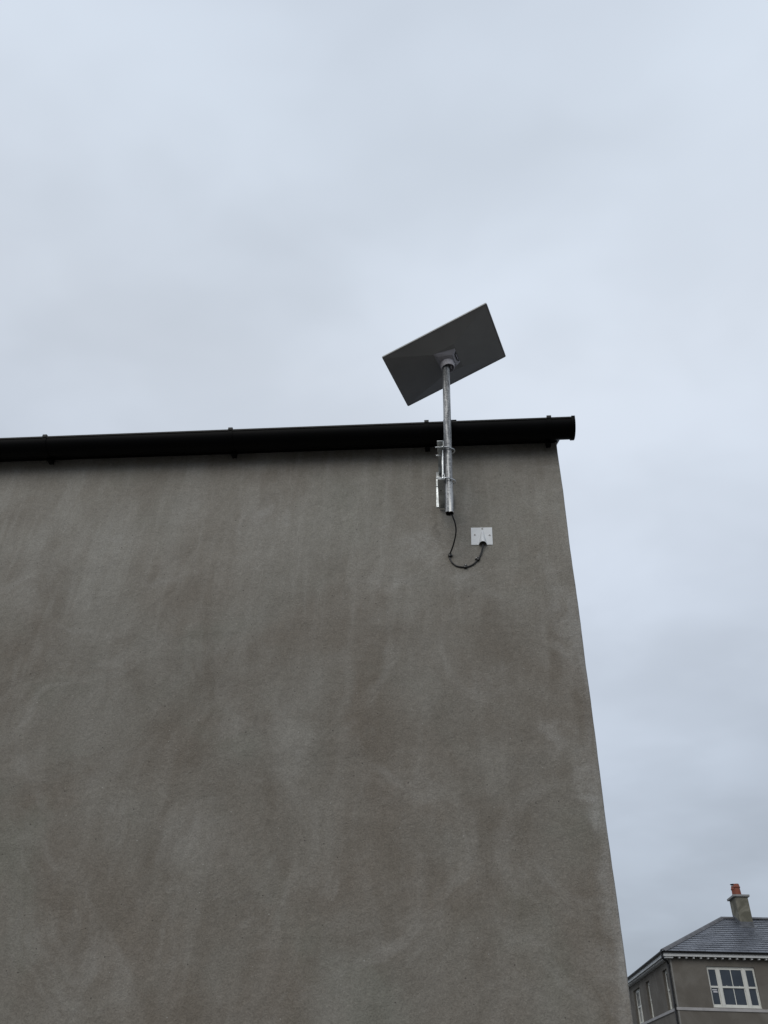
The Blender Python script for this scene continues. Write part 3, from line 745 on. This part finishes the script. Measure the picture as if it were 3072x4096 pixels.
# eaves: soffit, fascia, dentils, gutter
FO = 0.235
q = MB()
q.box((HX-FO, HY-FO, Z(4.425)), (HXR+0.2, HY-FO+0.022, Z(4.545))); q.box((HX-FO, HY-FO+0.022, Z(4.425)), (HX-FO+0.022, HYB, Z(4.545)))
eav = q.build('eaves', M_FWHITE, th_, bevel=0.003, seg=1)
q = MB()
q.box((HX-FO+0.0225, HY-FO+0.0225, Z(4.452)), (HXR+0.2, HY-0.001, Z(4.470))); q.box((HX-FO+0.0225, HY-0.001, Z(4.452)), (HX-0.001, HYB, Z(4.470)))
q.build('soffit', M_HREN, eav)
x = 7.505; first = None
def dent(x0, x1, y0, y1):
    q = MB(); q.box((x0, y0, Z(4.372)), (x1, y1, Z(4.4515))); return q.build('dentil_block', M_FWHITE, eav, bevel=0.004, seg=1)
dent(HX-0.19, HX+0.09, HY-0.19, HY-0.001)
while x < 11.2:
    dent(x, x+0.058, HY-0.19, HY-0.001); x += 0.2495
y = HY+0.30
while y < 42.6:
    dent(HX-0.19, HX-0.001, y, y+0.058); y += 0.2495
q = MB()        # gutters along both eaves
gr_, gc = 0.048, 4.585
def hr(cx_, sgn, cz_): return [(cx_+gr_*math.cos(math.radians(180+180*k/10)), cz_-0.012+gr_*1.0*math.sin(math.radians(180+180*k/10))) for k in range(11)]
pf = [(HY-FO-0.050+gr_*math.cos(math.radians(180+180*k/10)), Z(gc)-0.012+gr_*math.sin(math.radians(180+180*k/10))) for k in range(11)]
pf = [(pf[0][0], Z(gc))]+pf+[(pf[-1][0], Z(gc))]
q.extrude(pf, HX-FO-0.09, HXR+0.3)
ps = [(HX-FO-0.050+gr_*math.cos(math.radians(180+180*k/10)), Z(gc)-0.012+gr_*math.sin(math.radians(180+180*k/10))) for k in range(11)]
ps = [(ps[0][0], Z(gc))]+ps+[(ps[-1][0], Z(gc))]
n = len(ps); q.add([(x_, HY-FO-0.002, z_) for x_, z_ in ps]+[(x_, HYB, z_) for x_, z_ in ps], [tuple(range(n)), tuple(range(2*n-1, n-1, -1))]+[((k+1) % n, k, n+k, n+(k+1) % n) for k in range(n)])
M_HGUT = plain('black_house_gutter', (0.008, 0.008, 0.009), 0.4, spec=0.4, var=0.2)
q.build('gutter', M_HGUT, th_, smooth=30)
q = MB()
DX, DY = 7.160, 33.07
q.tube(spline([(HX-FO-0.045, 32.86, Z(4.53)), (HX-FO-0.045, 32.86, Z(4.42)), (HX-FO-0.030, 32.87, Z(4.36)), (7.03, 32.93, Z(4.325)), (7.10, 33.00, Z(4.300)), (7.145, 33.05, Z(4.262)), (DX, DY, Z(4.20)), (DX, DY, Z(4.10))], 5)+[Vector((DX, DY, 0.1))], 0.034, 14)
q.tube([(DX, DY, Z(4.19)), (DX, DY, Z(4.08))], 0.041, 14); q.tube([(DX, DY, Z(3.00)), (DX, DY, Z(2.88))], 0.041, 14)
dp = q.build('downpipe', M_HGUT, th_)
for zc in (4.135, 2.945):
    q = MB(); q.box((DX-0.045, DY-0.018, Z(zc)), (HX-0.032, DY+0.018, Z(zc+0.03))); q.box((DX+0.03, DY-0.075, Z(zc)), (HX-0.010, DY-0.050, Z(zc+0.022)))
    q.build('pipe_clip', M_HGUT, dp)
# roof: front slope of individual lapped slates inside one mesh, plain slopes elsewhere
EX, EY, EZ = HX-FO-0.02, HY-FO-0.02, 4.600
RA = 3.165; RY = EY+RA; RZ = 6.222; tanp = (RZ-EZ)/RA; cosp = 1/math.sqrt(1+tanp**2); SL = RA/cosp; HXE = HXR+0.25
q = MB()
base = [Vector((EX, EY, Z(EZ)-0.02)), Vector((HXE, EY, Z(EZ)-0.02)), Vector((HXE, RY, Z(RZ)-0.02)), Vector((EX+RA, RY, Z(RZ)-0.02))]
q.add(base, [(0,1,2,3)], 1)
HYE = HYB+0.2; XM = EX+RA; XB = EX+2*RA; YB = EY+2*RA
q.add([(EX, EY, Z(EZ)-0.02), (XM, RY, Z(RZ)-0.02), (XM, HYE, Z(RZ)-0.02), (EX, HYE, Z(EZ)-0.02)], [(0,1,2,3)], 0)
q.add([(XM, RY, Z(RZ)-0.02), (HXE, RY, Z(RZ)-0.02), (HXE, YB, Z(EZ)-0.02), (XB, YB, Z(EZ)-0.02)], [(0,1,2,3)], 0)
q.add([(XM, RY, Z(RZ)-0.02), (XB, YB, Z(EZ)-0.02), (XB, HYE, Z(EZ)-0.02), (XM, HYE, Z(RZ)-0.02)], [(0,1,2,3)], 0)
sdx = Vector((0, cosp, tanp*cosp)); nrm = Vector((0, -tanp*cosp, cosp))
NC = 17; gau = SL/NC; swid = 0.300
def SP(x, s, h): return Vector((x, EY, Z(EZ)-0.02))+sdx*s+nrm*h
for k in range(NC):
    s0 = k*gau-0.012; s1 = (k+1)*gau+0.03
    xoff = (k % 2)*swid/2+random.uniform(-0.01, 0.01)
    x = EX-0.3+xoff
    while x < HXE-0.05:
        jx = random.uniform(-0.002, 0.002); a0, a1 = x+0.005+jx, x+swid-0.005+jx
        hip0, hip1 = EX+(s0+0.0)*cosp, EX+s1*cosp
        b0, b1 = max(a0, hip0), max(a0, hip1); c0_, c1_ = max(a1, hip0), max(a1, hip1)
        if c0_-b0 > 0.01 or c1_-b1 > 0.01:
            js = random.uniform(-0.003, 0.003); hh_ = 0.026+random.uniform(-0.002, 0.003)
            vs = [SP(b0, s0+js, hh_), SP(c0_, s0+js, hh_), SP(c1_, s1, 0.005), SP(b1, s1, 0.005), SP(b0, s0+js, hh_-0.014), SP(c0_, s0+js, hh_-0.014)]
            q.add(vs, [(0,1,2,3), (4,5,1,0), (0,3,4), (1,5,2)], 0, random.uniform(0.25, 0.45))
        x += swid
roof = q.build('roof', [M_SLATE, M_PORT], th_, smooth=10)
q = MB()        # hip capping and ridge tiles
def cap_run(P0, P1, wid, seg):
    P0, P1 = Vector(P0), Vector(P1); d = P1-P0; Ln = d.length; d.normalize(); sd_ = d.cross(Vector((0, 0, 1))).normalized(); up = sd_.cross(d).normalized()
    k = 0; n_ = max(1, round(Ln/seg)); g_ = Ln/n_
    for k in range(n_):
        a = P0+d*(k*g_+0.004); b_ = P0+d*((k+1)*g_)
        pr = [(-wid, -0.055), (-wid*0.5, 0.012), (0, 0.034), (wid*0.5, 0.012), (wid, -0.055), (wid*0.5, -0.015), (0, 0.005), (-wid*0.5, -0.015)]
        vs = [a+sd_*x_+up*z_ for x_, z_ in pr]+[b_+sd_*x_+up*z_ for x_, z_ in pr]
        q.add(vs, [tuple(range(8))[::-1], tuple(range(8, 16))]+[(i, (i+1) % 8, 8+(i+1) % 8, 8+i) for i in range(8)])
cap_run((EX-0.02, EY-0.02, Z(EZ)+0.015), (XM, RY, Z(RZ)+0.025), 0.13, 0.40)
cap_run((XM, RY, Z(RZ)+0.025), (HXE, RY, Z(RZ)+0.025), 0.13, 0.45)
q.build('ridge_capping', M_RIDGE, roof, smooth=20)
# chimney
q = MB(); c0, c1, cy0, cy1 = 10.605, 11.085, 35.14, 35.98
q.box((c0, cy0, Z(5.72)), (c1, cy1, Z(6.868)))
ch = q.build('chimney', M_CHIM, th_, bevel=0.008, seg=1)
q = MB(); q.box((c0-0.07, cy0-0.07, Z(6.869)), (c1+0.07, cy1+0.07, Z(6.945))); q.build('chimney_cap', M_CAPST, ch, bevel=0.006, seg=1)
def pot(x_, y_, zb_, h_):
    q = MB(); q.lathe((x_, y_, Z(zb_)), [(0.125, 0), (0.108, h_*0.66), (0.130, h_*0.68), (0.132, h_*0.74), (0.118, h_*0.78), (0.100, h_), (0.080, h_), (0.078, h_*0.6)], 24)
    return q.build('chimney_pot', M_POT, ch, smooth=30)
pot(10.815, 35.36, 6.946, 0.43); p2 = pot(10.830, 35.78, 6.946, 0.43)
q = MB(); tm = Matrix.Rotation(math.radians(6), 3, 'Y')
q.lathe((10.85, 35.74, Z(7.425)), [(0.0001, 0.035), (0.08, 0.028), (0.155, 0.004), (0.158, -0.002), (0.08, 0.006), (0.0001, 0.010)], 24, M=tm)
for an in (0.5, 2.6, 4.7): q.tube([(10.83+0.085*math.cos(an), 35.78+0.085*math.sin(an), Z(7.36)), (10.84+0.08*math.cos(an), 35.77+0.08*math.sin(an), Z(7.43))], 0.008, 6)
q.build('chimney_cowl', plain('dark_metal_cowl', (0.06, 0.05, 0.05), 0.6), p2, smooth=30)
q = MB(); zf = lambda y_: EZ+(y_-EY)*tanp
q.box((c0-0.012, cy0-0.014, Z(zf(cy0)-0.05)), (c1+0.012, cy0-0.001, Z(zf(cy0)+0.155)))
for xs in (c0-0.012, c1+0.001):
    q.add([(xs, cy0, Z(zf(cy0)-0.02)), (xs+0.011, cy0, Z(zf(cy0)-0.02)), (xs+0.011, RY, Z(RZ-0.02)), (xs, RY, Z(RZ-0.02)),
           (xs, cy0, Z(zf(cy0)+0.155)), (xs+0.011, cy0, Z(zf(cy0)+0.155)), (xs+0.011, RY, Z(RZ+0.14)), (xs, RY, Z(RZ+0.14))],
          [(0,3,2,1),(4,5,6,7),(0,1,5,4),(1,2,6,5),(2,3,7,6),(3,0,4,7)])
ap = [SP(c0-0.10, (cy0-EY)/cosp-0.19, 0.029), SP(c1+0.10, (cy0-EY)/cosp-0.19, 0.029), SP(c1+0.10, (cy0-EY)/cosp+0.02, 0.029), SP(c0-0.10, (cy0-EY)/cosp+0.02, 0.029)]
ap2 = [p_-nrm*0.006 for p_ in ap]
q.add(ap+ap2, [(0,1,2,3), (7,6,5,4), (0,4,5,1), (1,5,6,2), (2,6,7,3), (3,7,4,0)])
q.build('flashing', M_LEAD, ch)
